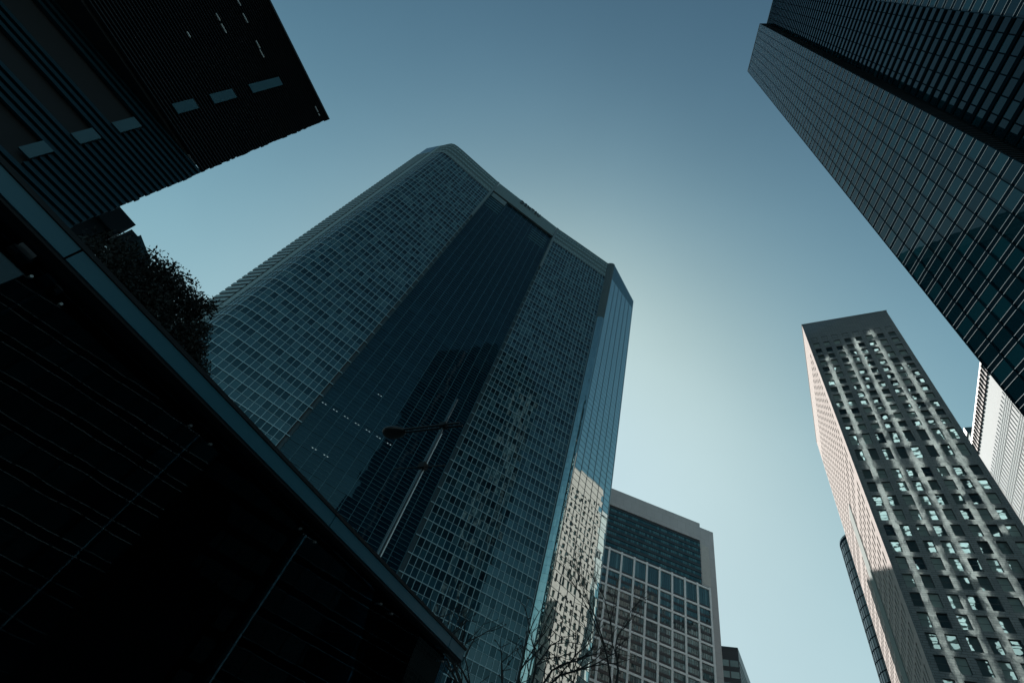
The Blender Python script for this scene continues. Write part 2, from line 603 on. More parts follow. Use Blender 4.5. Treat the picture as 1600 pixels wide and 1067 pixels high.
def main_tower():
    T = thing('office_tower', 'tall curved blue glass office tower with dark recessed centre bay and lettering at its roof', 'tower', (-80, 80, 0))
    H, CR = 213.0, 199.6
    L0, L1 = (-118.0, 17.0), (-109.5, 18.6)
    Lp = [L1, (-107.2, 18.95), (-105.2, 19.35), (-104.0, 20.0), (-103.0, 21.1), (-102.2, 22.4), (-100.9, 24.7), (-95.5, 35.2), (-91.2, 43.4)]
    recL, recR = (-91.2, 43.4), (-71.8, 74.8)
    Rp = [recR, (-63.4, 86.7), (-54.2, 100.0)]
    F0, F1 = (-51.3, 101.6), (-46.6, 120.3)
    HF = 206.0
    # core and roof
    core = MB()
    wr = Wall(recL, recR)
    plan = [L0, L1] + [tuple(p) for p in resample(Lp, 3)][1:]
    plan += [wr.p(0, 0, -1.3)[:2], wr.p(wr.L, 0, -1.3)[:2]]
    plan += [tuple(p) for p in resample(Rp, 6)] + [F0, (-54.5, 111), (-62, 127), (-104, 82), (-119, 45)]
    c = Vector((-85, 75))
    ins = []
    for p in plan:
        v = Vector(p[:2])
        ins.append(tuple(v + (c - v).normalized() * 0.45))
    core.prism(ins, 0, H - 0.8)
    core.build('core_wall', M['core'], T)
    side_core = MB()
    side_core.prism([(-51.6, 102.2), (-47.0, 120.0), (-56, 120), (-56, 104)], 0, 203.5)
    side_core.build('side_core_wall', M['core'], T)
    floors = [1.4 + 4.2 * k for k in range(0, 48) if 1.4 + 4.2 * k < CR - 1]
    specs = []
    grid = MB()

    def curtain(pts, tick0=0.0, tick1=0.0):
        for i, (a, b) in enumerate(zip(pts[:-1], pts[1:])):
            w = Wall(a, b)
            for k, z in enumerate(floors):
                z1 = z + 4.2
                specs.append((w, w.L / 2, z + 1.05, w.L - 0.07, 2.02, 0.0, 'spandrel'))
                specs.append((w, w.L / 2, z + 3.15, w.L - 0.07, 2.02, 0.0, 'vision'))
                e0 = -tick0 if i == 0 else 0
                e1 = w.L + (tick1 if i == len(pts) - 2 else 0)
                w.box(grid, e0, e1, z - 0.09, z + 0.09, -0.05, 0.17)
                w.box(grid, 0, w.L, z + 2.05, z + 2.13, -0.05, 0.10)
            w.box(grid, -0.055, 0.055, 0.5, CR, -0.05, 0.16)
            if i == len(pts) - 2:
                w.box(grid, w.L - 0.055, w.L + 0.055, 0.5, CR, -0.05, 0.16)

    lp = resample(Lp, 1.53)
    rp = resample(Rp, 1.45)
    curtain(lp, 0, 1.1)
    curtain(rp, 1.1, 0)
    place_panes('facade_pane', specs, T, None, 300, beam_clear, 'facade_pane_field', 0.006, 3)
    grid.build('mullion_grid', M['mullion'], T, 'stuff')

    # crown: three pale louvred bands
    for pts in (lp, rp):
        cr = MB()
        for a, b in zip(pts[:-1], pts[1:]):
            w = Wall(a, b)
            w.quad(cr, -0.02, w.L + 0.02, CR, H - 0.3, 0.0, 1)
            w.box(cr, 0, w.L, CR - 0.1, CR + 0.5, -0.05, 0.17, 0)
            w.box(cr, 0, w.L, H - 0.5, H, -0.05, 0.17, 0)
            for zc in (CR + 1.0, CR + 4.6, CR + 8.2, CR + 10.6):
                w.box(cr, 0.22, w.L - 0.22, zc, zc + 1.5, 0.01, 0.12, 0)
            for k in range(8):
                z = CR + 0.9 + k * 1.55
                w.box(cr, 0, w.L, z, z + 0.12, 0.01, 0.10, 0)
            w.box(cr, -0.04, 0.04, CR, H, 0, 0.14, 0)
        cr.build('crown_louvre', [M['louvre'], M['louvre_gap']], T)

    # recessed centre bay
    S = -0.9
    specs = []
    rf = MB()
    nb = 12
    e = 1.15
    bw = (wr.L - 2 * e) / nb
    top = 203.0
    z = floors[0]
    fl = list(floors) + [198.8]
    for z in fl:
        for k in range(nb):
            specs.append((wr, e + (k + 0.5) * bw, z + 2.1, bw - 0.06, 4.1, S, 'recess_glass'))
        for q in range(4):
            wr.box(rf, e, wr.L - e, z + q * 1.05 - 0.03, z + q * 1.05 + 0.03, S, S + (0.14 if q == 0 else 0.07))
    for k in range(nb + 1):
        u = e + k * bw
        wr.box(rf, u - 0.05, u + 0.05, 0.5, top, S, S + 0.16)
    place_panes('recess_pane', specs, T, None, 300, beam_clear, 'recess_pane_field', 0.004, 5)
    rf.build('recess_fin_grid', M['recess_fin'], T, 'stuff')
    for u0, u1 in ((0.06, e - 0.06), (wr.L - e + 0.06, wr.L - 0.06)):
        side = MB()
        wr.box(side, u0, u1, 0.5, top, S - 0.3, -0.25)
        side.build('recess_jamb', M['fin_dark'], T)
    for u0, u1 in ((-0.2, 0.9), (wr.L - 0.9, wr.L + 0.2)):
        pier = MB()
        wr.box(pier, u0, u1, top - 30, H - 0.02, -0.2, 0.32)
        pier.build('pier_cladding', M['pier'], T)
    head = MB()
    wr.box(head, 1.0, wr.L - 1.0, top, H - 0.05, -0.6, 0.12, 1)
    for k in range(8):
        z = top + 0.3 + k * 1.2
        wr.box(head, 1.01, wr.L - 1.01, z, z + 0.7, 0.12, 0.26, 0)
    for k in range(1, 24):
        u = 1 + (wr.L - 2) * k / 24
        wr.box(head, u - 0.05, u + 0.05, top + 0.02, H - 0.07, 0.1, 0.30, 0)
    head.build('header_louvre', [M['louvre'], M['louvre_gap']], T)
    # louvre blades hung at the head of the recess
    bl = MB()
    for k in range(4):
        z = top - 1.0 - k * 1.0
        wr.box(bl, 1.3, 9.2, z, z + 0.35, S + 0.1, S + 0.55)
    bl.build('vent_blade', M['mullion'], T)
    for (u0, u1) in ((1.4, 9.0), (25.5, 34.5)):
        bl = MB()
        for k in range(5):
            z = top - 5.6 - k * 2.1
            wr.box(bl, u0, u1, z, z + 0.5, S + 0.02, S + 0.18)
        bl.build('vent_blade', M['recess_fin'], T)
    # a few lit ceiling lamps close behind the glass of one office floor
    spots = [(2.1 + 3.03 * k, 63.5) for k in range(7)] + [(11.7, 74.0), (6.6, 52.7), (9.6, 52.7)]
    for u, z in spots:
        for du in (-0.45, 0.35):
            lt = MB()
            wr.box(lt, u + du, u + du + 0.34, z - 0.05, z + 0.05, S, S + 0.035)
            lt.build('ceiling_lamp', M['lamp_lit'], T)
    # sign lettering
    cu = bpy.data.curves.new('letters', 'FONT')
    cu.body = 'DENTSU'
    cu.size = 3.6
    cu.extrude = 0.15
    cu.space_character = 1.25
    tmp = bpy.data.objects.new('tmp', cu)
    COL.objects.link(tmp)
    dg = bpy.context.evaluated_depsgraph_get()
    me = bpy.data.meshes.new_from_object(tmp.evaluated_get(dg))
    bpy.data.objects.remove(tmp)
    me.name = 'sign_lettering'
    me.materials.clear()
    me.materials.append(M['letter'])
    xs = [v.co.x for v in me.vertices]
    sx = 11.6 / (max(xs) - min(xs))
    for v in me.vertices:
        x, y, zz = v.co
        v.co = ((x - min(xs)) * sx, -zz, y * 1.15)
    o = link('sign_lettering', me, None)
    o.parent = T
    o['label'] = 'dark capital letters reading DENTSU'
    w2 = Wall(recL, recR)
    mw = w2.frame(14.2, 209.5, 0.5)
    mw = mw @ Matrix.Diagonal((1, -1, 1, 1))
    o.matrix_local = T.matrix_world.inverted() @ mw

    # right-hand mirror side
    wf = Wall(F0, F1)
    specs = []
    fr = MB()
    nb = 6
    bw = wf.L / nb
    zt = 200.0
    z = 1.4
    while z < zt - 2:
        for k in range(nb):
            specs.append((wf, (k + 0.5) * bw, z + 1.05, bw - 0.05, 2.05, 0, 'mirror'))
        wf.box(fr, 0, wf.L, z - 0.06, z + 0.06, -0.05, 0.05)
        z += 2.1
    for k in range(nb + 1):
        wf.box(fr, k * bw - 0.08, k * bw + 0.08, 0.5, z, -0.05, 0.08)
    place_panes('side_pane', specs, T, None, 260, lambda x, y: True, 'side_pane_field', 0.0025, 9)
    fr.build('side_mullion_grid', M['fin_dark'], T, 'stuff')
    par = MB()
    o0, o1 = -0.4, 0.03
    par.hexa([wf.p(0, z, o1), wf.p(wf.L, z, o1), wf.p(wf.L, z, o0), wf.p(0, z, o0),
              wf.p(0, H - 0.05, o1), wf.p(wf.L, HF, o1), wf.p(wf.L, HF, o0), wf.p(0, H - 0.05, o0)])
    par.build('side_parapet', M['spandrel'], T)
    par = MB()
    wf.box(par, wf.L - 0.02, wf.L + 0.22, 0.5, HF, -0.5, 0.1)
    par.build('corner_trim', M['mullion'], T)
    # rounded corner: narrow upright mirror panes, louvres above
    S0, F0v = Vector(rp[-1]), Vector(F0)
    ctrl = S0 + Vector((0.996, 0.087)) * 2.57
    arc = [S0 * (1 - t) ** 2 + ctrl * (2 * t * (1 - t)) + F0v * t * t for t in [i / 9 for i in range(10)]]
    specs = []
    cl = MB()
    for i, (a, b) in enumerate(zip(arc[:-1], arc[1:])):
        wc = Wall(a, b)
        z = 1.4
        while z < 165:
            if i > 0:
                specs.append((wc, wc.L / 2, z + 1.05, wc.L + 0.005, 2.06, 0.02, 'corner_mirror'))
            z += 2.1
        wc.quad(cl, 0, wc.L, z, H - 0.2, 0.0, 1)
        while z < H - 0.8:
            wc.box(cl, 0, wc.L, z, z + 0.5, 0, 0.15, 0)
            z += 0.8
        wc.box(cl, 0, wc.L + 0.02, H - 0.6, H, -0.3, 0.2, 0)
        if i == 0:
            st = MB()
            wc.box(st, 0.02, wc.L, 0.5, 165, -0.3, 0.05)
            st.build('corner_strip', M['fin_dark'], T)
    place_panes('corner_pane', specs, T, None, 200, lambda x, y: True, 'corner_pane_field', 0.012, 11)
    cl.build('corner_louvre', [M['pier'], M['louvre_gap']], T)
    # left-hand narrow side
    wl = Wall(L0, L1)
    ll = MB()
    wl.quad(ll, 0, wl.L, 0.5, H - 0.2, 0.0, 1)
    z = 1.4
    while z < H - 12:
        wl.box(ll, 0, wl.L - 2.2, z, z + 1.3, 0.0, 0.5, 0)
        z += 2.1
    wl.box(ll, wl.L - 2.1, wl.L - 0.1, 0.5, H, -0.2, 0.25, 0)
    ll.build('side_louvre', [M['louvre'], M['teal_glass']], T)
    rw = MB()
    wl.box(rw, 0, wl.L - 2.2, H - 12, H, 0.0, 0.3)
    rw.build('roof_screen', M['spandrel'], T)
    return T


main_tower()


# ------------------------------------------------------------------ near right tower
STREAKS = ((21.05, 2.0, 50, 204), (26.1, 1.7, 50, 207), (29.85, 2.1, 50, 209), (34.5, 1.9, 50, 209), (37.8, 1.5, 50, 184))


def right_tower():
    T = thing('office_tower', 'near dark glass tower with paired pale horizontal fins filling the upper right corner', 'tower', (40, 25, 0))
    H, PITCH = 228.0, 2.36
    C1 = Vector((19.68, 41.4))
    D = Vector((5, -11.5)).normalized()
    Nn = Vector((-D.y, D.x))
    A_end, C_start, SET = 15.55, 26.08, 2.4
    base = 56.15

    def pt(u, s):
        q = C1 + D * u + Nn * s
        return (q.x, q.y)

    core = MB()
    plan = [pt(0.3, 0.25), pt(A_end - 0.2, 0.25), pt(A_end - 0.2, SET + 0.3), pt(C_start + 0.2, SET + 0.3),
            pt(C_start + 0.2, 0.25), pt(48, 0.25), pt(48, 44), pt(0.3, 44)]
    core.prism(plan, 0, H - 0.5)
    core.build('core_wall', M['core'], T)
    fl = []
    z = base - PITCH * 23
    while z < H - 1:
        fl.append(z)
        z += PITCH
    specs = []
    fin, sp = MB(), MB()
    bays = ((Wall(pt(0, 0), pt(A_end, 0)), 8, 'A'), (Wall(pt(C_start, 0), pt(48, 0)), 11, 'C'),
            (Wall(pt(A_end, SET), pt(C_start, SET)), 6, 'B'))
    mul = MB()
    for w, n, tag in bays:
        bw = w.L / n
        for z in fl:
            if z < 1:
                continue
            for k in range(n):
                specs.append((w, (k + 0.5) * bw, z + 0.68 + (PITCH - 0.68) / 2, bw - 0.08, PITCH - 0.74, 0.0, 'rt_glass'))
            w.box(sp, 0, w.L, z + 0.02, z + 0.66, -0.1, 0.02)
            if tag != 'B':
                w.box(fin, -0.02, w.L + 0.02, z - 0.025, z + 0.025, 0.0, 0.035)
                w.box(fin, -0.02, w.L + 0.02, z + 0.655, z + 0.705, 0.0, 0.035)
            else:
                w.box(sp, 0, w.L, z, z + 0.68, 0.02, 0.12)
        for k in range(n + 1):
            ww = 0.04 if tag != 'B' else 0.06
            w.box(mul, k * bw - ww, k * bw + ww, 0.5, H - 0.3, -0.05, 0.05)
    place_panes('window_pane', specs, T, None, 300, None, 'window_pane_field', 0.0022, 21)
    fin.build('spandrel_fin', M['rt_fin'], T, 'stuff')
    sp.build('spandrel_band', M['rt_spandrel'], T, 'stuff')
    mul.build('mullion_grid', M['rt_spandrel'], T, 'stuff')
    par = MB()
    for w, n, tag in bays:
        w.box(par, 0, w.L, H - 0.8, H, -0.3, 0.06)
    par.build('parapet', M['fin_dark'], T)
    # return wall of the near volume with its thin blades
    wr = Wall(pt(A_end, 0), pt(A_end, SET))
    ret = MB()
    z = 1.0
    while z < H - 1:
        wr.box(ret, 0.05, wr.L - 0.1, z, z + 0.08, 0, 0.1)
        z += PITCH / 3
    ret.build('return_wall_blade', M['fin_dark'], T, 'stuff')
    # rear face: unseen reflector plates added to streak the stone tower's polished front
    wb = Wall(pt(0, 44), pt(0, 0))
    pr = MB()
    wb.quad(pr, 0, wb.L, 0.5, H - 0.5, 0.02)
    pr.build('rear_pier_wall', M['rt_spandrel'], T)
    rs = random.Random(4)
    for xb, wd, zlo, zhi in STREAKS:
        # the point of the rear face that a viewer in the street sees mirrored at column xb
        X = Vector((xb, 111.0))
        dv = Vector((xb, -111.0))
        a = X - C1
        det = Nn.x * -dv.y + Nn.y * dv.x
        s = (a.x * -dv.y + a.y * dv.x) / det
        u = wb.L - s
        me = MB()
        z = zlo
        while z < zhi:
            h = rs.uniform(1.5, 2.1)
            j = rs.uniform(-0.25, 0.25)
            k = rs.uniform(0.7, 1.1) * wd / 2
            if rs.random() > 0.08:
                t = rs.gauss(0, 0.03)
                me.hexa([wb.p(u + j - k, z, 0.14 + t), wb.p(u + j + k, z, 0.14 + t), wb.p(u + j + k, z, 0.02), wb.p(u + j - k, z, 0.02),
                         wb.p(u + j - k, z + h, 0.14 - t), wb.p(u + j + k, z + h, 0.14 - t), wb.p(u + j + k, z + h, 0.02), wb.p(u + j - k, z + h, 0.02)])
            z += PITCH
        me.build('streak_reflector_plates', M['streak_reflector'], T, 'stuff')
    return T


right_tower()


# ------------------------------------------------------------------ brick hotel tower
ROWS = [137.95, 134.9, 131.85, 128.9, 125.95, 122.95, 119.95, 116.95, 113.95, 111.0, 108.0, 105.0, 102.1]
TALL = [98.1, 93.1]
LOW = [87.3, 83.7, 80.05, 76.4, 72.75, 69.1, 65.5, 61.9, 58.3, 54.7, 51.1, 47.5, 43.9, 40.3, 36.7, 33.1, 29.5, 25.9, 22.3, 18.7]


def brick_tower():
    T = thing('hotel_tower', 'stone tower with square windows, one side sunlit, pale light streaks down its front', 'tower', (29, 111, 0))
    H, x0, x1, y0, y1 = 150.0, 17.7, 41.0, 111.0, 170.5
    wf, ws = Wall((x0, y0), (x1, y0)), Wall((x0, y1), (x0, y0))
    mb = MB()
    WW = 0.80
    cols = [(1.95 + 2.78 * i - WW, 1.95 + 2.78 * i + WW) for i in range(8)]
    rows = [(z - 0.97, z + 0.97) for z in ROWS] + [(z - 1.75, z + 1.75) for z in TALL] + [(z - 1.3, z + 1.3) for z in LOW]
    rb = [(140.9 - 0.8, 140.9 + 0.8)]
    DEP = 0.42
    openings_wall(mb, wf, cols, rows, 0, wf.L, 0, 139.5, DEP, 0, 0, 0)
    openings_wall(mb, wf, cols, rb, 0, wf.L, 139.5, H, 0.08, 0, 0, 0)
    scols = [(2.2 + 2.78 * i - 0.62, 2.2 + 2.78 * i + 0.62) for i in range(20)]
    openings_wall(mb, ws, scols, rows, 0, ws.L, 0, 139.5, 0.5, 0, 1, 1)
    ws.quad(mb, 0, ws.L, 139.5, H, 0, 1)
    we, wb = Wall((x1, y0), (x1, y1)), Wall((x1, y1), (x0, y1))
    we.quad(mb, 0, we.L, 0, H)
    wb.quad(mb, 0, wb.L, 0, H)
    mb.poly([(x0, y0, H - 0.6), (x1, y0, H - 0.6), (x1, y1, H - 0.6), (x0, y1, H - 0.6)])
    mb.build('stone_wall', [M['shade_toned_stone'], M['sun_toned_stone']], T)
    # blank panels in the top row
    for a, b in cols:
        bl = MB()
        wf.box(bl, a + 0.08, b - 0.08, 140.18, 141.62, -0.2, -0.03)
        bl.build('blank_panel', M['shade_toned_stone'], T)
    # back of the openings
    bk = MB()
    wf.quad(bk, 0.5, wf.L - 0.5, 1, 142.5, -DEP - 0.3)
    ws.quad(bk, 0.5, ws.L - 0.5, 1, 140, -0.9)
    bk.build('room_backing', M['core'], T)
    cop = MB()
    wf.box(cop, -0.12, wf.L + 0.12, H - 0.35, H, -0.3, 0.12)
    ws.box(cop, 0, ws.L - 0.31, H - 0.35, H, -0.3, 0.12)
    cop.build('coping', M['shade_toned_stone'], T)
    # windows of the front
    rnd = random.Random(5)
    fc, pc = {}, {}
    field = MB()
    for (z0, z1) in rows:
        for (a, b) in cols:
            w, h = b - a, z1 - z0
            vis = proj(wf.p((a + b) / 2, (z0 + z1) / 2))
            tall = h > 2.2
            if z1 < 40:
                wf.box(field, a, b, z0, z1, -DEP - 0.05, -DEP + 0.02)
                continue
            key = round(h, 2)
            if key not in fc:
                f = MB()
                t = 0.07
                f.box(-w / 2, w / 2, -0.05, 0.05, -h / 2, -h / 2 + t)
                f.box(-w / 2, w / 2, -0.05, 0.05, h / 2 - t, h / 2)
                f.box(-w / 2, -w / 2 + t, -0.05, 0.05, -h / 2 + t, h / 2 - t)
                f.box(w / 2 - t, w / 2, -0.05, 0.05, -h / 2 + t, h / 2 - t)
                if tall:
                    zr = h * 0.02
                    f.box(-w / 2 + t, w / 2 - t, -0.04, 0.04, zr - 0.035, zr + 0.035)
                me = bpy.data.meshes.new('window')
                me.from_pydata(f.v, [], f.f)
                me.materials.append(M['win_frame'])
                fc[key] = me
                p = MB()
                p.box(-w / 2 + 0.05, w / 2 - 0.05, -0.012, 0.012, -h / 2 + 0.05, h / 2 - 0.05)
                pm = bpy.data.meshes.new('pane')
                pm.from_pydata(p.v, [], p.f)
                pm.materials.append(M['hotel_glass'])
                pc[key] = pm
            o = bpy.data.objects.new('window', fc[key])
            COL.objects.link(o)
            o.parent = T
            o.matrix_local = T.matrix_world.inverted() @ wf.frame((a + b) / 2, (z0 + z1) / 2, -DEP + 0.06)
            q = bpy.data.objects.new('pane', pc[key])
            COL.objects.link(q)
            q.parent = o
            q.matrix_local = Matrix.Rotation(rnd.gauss(0, 0.02), 4, 'Z') @ Matrix.Rotation(rnd.gauss(0, 0.015), 4, 'X')
    field.build('window_field', M['hotel_glass'], T, 'stuff')
    sf = MB()
    for (z0, z1) in rows:
        for (a, b) in scols:
            ws.box(sf, a, b, z0, z1, -0.55, -0.46)
    sf.build('side_window_field', M['hotel_glass'], T, 'stuff')
    sp = MB()
    ws.box(sp, 24.5, 31.5, 0.2, 99, 0.004, 0.18)
    sp.build('side_panel_strip', M['stair_panel'], T)
    # roof clutter at the rear
    rc = MB()
    rc.box(33, 39, 150, 160, H - 0.7, H + 2.0)
    rc.build('roof_plant_box', M['pale_panel'], T)


brick_tower()


# ------------------------------------------------------------------ middle office block
def mid_block():
    C = Vector((-38.1, 226.7))
    D = Vector((37.1, 31.3)).normalized()
    T = thing('office_block', 'grey framed office block with large square window grid and dark band under its concrete top', 'building', (-38, 240, 0))

    def pp(u, s=0.0):
        q = C + D * u + Vector((-D.y, D.x)) * s
        return (q.x, q.y)

    w = Wall(pp(-62), pp(0))
    U = 62.0
    w2 = Wall(pp(0, 0.5), pp(7.5, 0.5))
    core = MB()
    core.prism([pp(-62, 1.45), pp(0, 1.45), pp(7.4, 1.45), pp(7.4, 34), pp(-62, 34)], 0, 147.5)
    core.build('core_wall', M['mid_band'], T)
    # concrete frame
    cf = MB()
    w.box(cf, 0, U, 140.6, 150.2, -1.2, 0.0)
    w.box(cf, 0, U, 149.2, 150.0, -0.1, 0.05)
    cf.build('concrete_top', M['concrete'], T)
    pf = MB()
    w2.box(pf, 0.02, 7.5, 118.6, 148.4, -0.9, 0.0)
    w2.box(pf, 4.05, 7.5, 0, 118.59, -0.9, 0.0)
    ws = Wall(pp(7.5, 0.5), pp(7.5, 34))
    ws.box(pf, 0.9, ws.L, 0, 148.3, -0.8, 0.0)
    pf.build('end_pier', M['concrete'], T)
    lp = MB()
    w2.box(lp, 0.4, 4.5, 119.2, 139.0, 0.0, 0.12)
    lp.build('pier_panel', M['pale_panel'], T)
    # dark band with small windows
    bd = MB()
    w.quad(bd, 0, U, 118.6, 140.6, -0.7)
    bd.build('band_wall', M['mid_band'], T)
    rows = [119.2 + 3.05 * k for k in range(7)]
    fin = MB()
    sm = MB()
    rnd = random.Random(3)
    for z in rows:
        w.box(fin, 0, U, z + 1.75, z + 2.1, -0.7, -0.35)
        u = 0.2
        while u < U - 1:
            w.box(sm, u, u + 0.85, z + 0.15, z + 1.6, -0.68, -0.62)
            u += 1.03
    fin.build('band_fin', M['fin_dark'], T, 'stuff')
    sm.build('small_window_field', M['band_glass'], T, 'stuff')
    # big grid
    us = [U + 3.6 - 0.0, U - 2.6]
    while us[-1] > 2:
        us.append(us[-1] - 6.22)
    zs = [117.7, 108.4]
    while zs[-1] > 10:
        zs.append(zs[-1] - 7.38)
    wg = Wall(pp(-62), pp(3.6))
    for u in us:
        b = MB()
        wg.box(b, u - 0.42, u + 0.42, 0.3, 118.5, -0.65, 0.06)
        b.build('grid_post', M['frame_grey'], T)
    for z in zs:
        b = MB()
        wg.box(b, 0, wg.L, z - 0.42, z + 0.42, -0.65, 0.03)
        b.build('grid_beam', M['frame_grey'], T)
    cache = {}
    for i in range(len(us) - 1):
        for j in range(len(zs) - 1):
            a, b = us[i + 1] + 0.42, us[i] - 0.42
            c, d = zs[j + 1] + 0.42, zs[j] - 0.42
            ww, hh = b - a, d - c
            if zs[j] < 35:
                continue
            key = (round(ww, 2), round(hh, 2))
            if key not in cache:
                for var in range(4):
                    mb = MB()
                    halves = 1 if hh > 8 else 2
                    fh = hh / halves
                    for q in range(halves):
                        zb = -hh / 2 + q * fh
                        n = 5
                        pw = ww / n
                        for k in range(n):
                            x = -ww / 2 + k * pw
                            t = rnd.gauss(0, 0.012)
                            mb.quad((x + 0.05, t, zb + 1.1), (x + pw - 0.05, -t, zb + 1.1), (x + pw - 0.05, -t, zb + fh - 0.15), (x + 0.05, t, zb + fh - 0.15), 0)
                            mb.box(x - 0.05, x + 0.05, -0.08, 0.06, zb, zb + fh, 1)
                        mb.box(-ww / 2, ww / 2, -0.06, 0.03, zb, zb + 1.08, 1)
                    me = bpy.data.meshes.new('window')
                    # outward is -y in wall frame terms: mirror to face out
                    me.from_pydata([(v[0], v[1], v[2]) for v in mb.v], [], mb.f)
                    me.materials.append(M['mid_glass'])
                    me.materials.append(M['mid_band'])
                    me.polygons.foreach_set('material_index', mb.m)
                    cache.setdefault(key, []).append(me)
            o = bpy.data.objects.new('window', rnd.choice(cache[key]))
            COL.objects.link(o)
            o.parent = T
            o.matrix_local = T.matrix_world.inverted() @ wg.frame((a + b) / 2, (c + d) / 2, -0.5)


mid_block()


# ------------------------------------------------------------------ small dark block behind
def small_block():
    k = 1.8
    x0, x1, y0, y1, H = -36.5 - 14, -29.5, 260.5, 300, 106.8
    T = thing('office_block', 'small dark office block peeping out right of the grey framed block', 'building', (-36, 262, 0))
    mb = MB()
    mb.box(x0, x1, y0, y1, 0, H)
    mb.build('wall', M['mid_band'], T)
    wf, we = Wall((x0, y0), (x1, y0)), Wall((x1, y0), (x1, y1))
    for z in [H - 8.2 - 4.6 * i for i in range(7)]:
        for k in range(4):
            b = MB()
            u = wf.L - 3.9 - k * 4.1
            wf.box(b, u, u + 3.5, z, z + 2.6, 0.0, 0.06)
            b.build('window', M['pale_glass'], T)
        b = MB()
        we.box(b, 0.5, we.L - 1, z - 0.1, z + 0.5, 0, 0.25)
        we.box(b, 0.5, we.L - 1, z + 2.2, z + 2.6, 0, 0.25)
        b.build('side_ledge', M['louvre'], T)
    b = MB()
    wf.box(b, 0, wf.L, H - 0.6, H + 0.05, -0.2, 0.15)
    b.build('parapet', M['fin_dark'], T)


small_block()


# ------------------------------------------------------------------ white block behind the hotel
def white_block():
    X, H, y0, y1 = 66.0, 150.0, 95.0, 215.0
    T = thing('white_tower', 'bright white ribbed tower in sunshine behind the stone tower, far right', 'tower', (70, 150, 0))
    mb = MB()
    mb.box(X, X + 30, y0, y1, 0, H)
    mb.build('wall', M['white_wall'], T)
    w = Wall((X, y1), (X, y0))
    rb, gp = MB(), MB()
    z = H - 13.5
    while z > 20:
        w.box(gp, 0.5, w.L - 0.5, z - 4.0, z - 0.2, 0.0, 0.05)
        for q in range(4):
            w.box(rb, 0.4, w.L - 0.4, z - 3.8 + q * 1.0, z - 3.45 + q * 1.0, 0.04, 0.14)
        z -= 7.6
    gp.build('glazed_band', M['pale_band'], T, 'stuff')
    rb.build('white_louvre', M['white_louvre'], T, 'stuff')
    vr = MB()
    u = 1.0
    while u < w.L - 1:
        w.box(vr, u, u + 0.2, 20, H - 12, 0.04, 0.16)
        u += 1.8
    vr.build('rib', M['white_wall'], T, 'stuff')
    ral = MB()
    u = 0.5
    while u < w.L - 1:
        w.box(ral, u, u + 0.9, H - 4.2, H - 2.9, 0.0, 0.5)
        w.box(ral, u + 0.3, u + 0.7, H - 2.9, H + 0.2, 0.0, 0.5)
        u += 1.9
    ral.build('roof_bracket', M['core'], T, 'stuff')
    top = MB()
    w.box(top, 0, w.L, H - 0.01, H + 0.9, -1, 0.35)
    top.build('roof_rail', M['win_frame'], T)
    T2 = thing('slim_white_tower', 'sliver of a distant white tower top between the stone tower and white ribbed tower', 'tower', (86, 218, 0))
    mb = MB()
    mb.box(79.5, 98, 212, 228, 0, 185)
    mb.build('wall', M['white_wall'], T2)
    mb = MB()
    mb.box(79.0, 98.5, 211.5, 228.5, 185.01, 188)
    mb.build('roof_cap', M['fin_dark'], T2)
    mb = MB()
    mb.box(79.2, 79.49, 213, 227, 176, 179)
    mb.build('vent_band', M['fin_dark'], T2)


white_block()


# ------------------------------------------------------------------ round glass tower behind the hotel
def round_tower():
    cx, cy, r, H = 35.0, 246.0, 13.0, 150.5
    T = thing('round_tower', 'slim round dark glass tower behind the sunlit side of the stone tower', 'tower', (cx, cy, 0))
    n = 44
    core = MB()
    core.prism([(cx + (r - 0.3) * math.cos(2 * math.pi * k / n), cy + (r - 0.3) * math.sin(2 * math.pi * k / n)) for k in range(n)], 0, H)
    core.build('core_wall', M['core'], T)
    gr = MB()
    specs = []
    for k in range(n):
        a0, a1 = 2 * math.pi * k / n, 2 * math.pi * (k + 1) / n
        A = (cx + r * math.cos(a0), cy + r * math.sin(a0))
        B = (cx + r * math.cos(a1), cy + r * math.sin(a1))
        w = Wall(A, B)
        mid = math.pi * (2 * k + 1) / n
        if math.cos(mid) > 0.3 or math.sin(mid) > 0.5:
            continue
        z = 60.0
        while z < H - 2:
            specs.append((w, w.L / 2, z + 2, w.L - 0.08, 3.7, 0, 'teal_glass'))
            w.box(gr, 0, w.L, z - 0.15, z + 0.15, -0.05, 0.1)
            z += 4.0
        w.box(gr, -0.05, 0.05, 40, H, -0.05, 0.12)
        w.box(gr, 0, w.L, H - 0.7, H + 0.4, -0.3, 0.15)
    place_panes('pane', specs, T, None, 120, None, 'pane_field', 0.003, 31)
    gr.build('mullion_grid', M['rt_spandrel'], T, 'stuff')


round_tower()


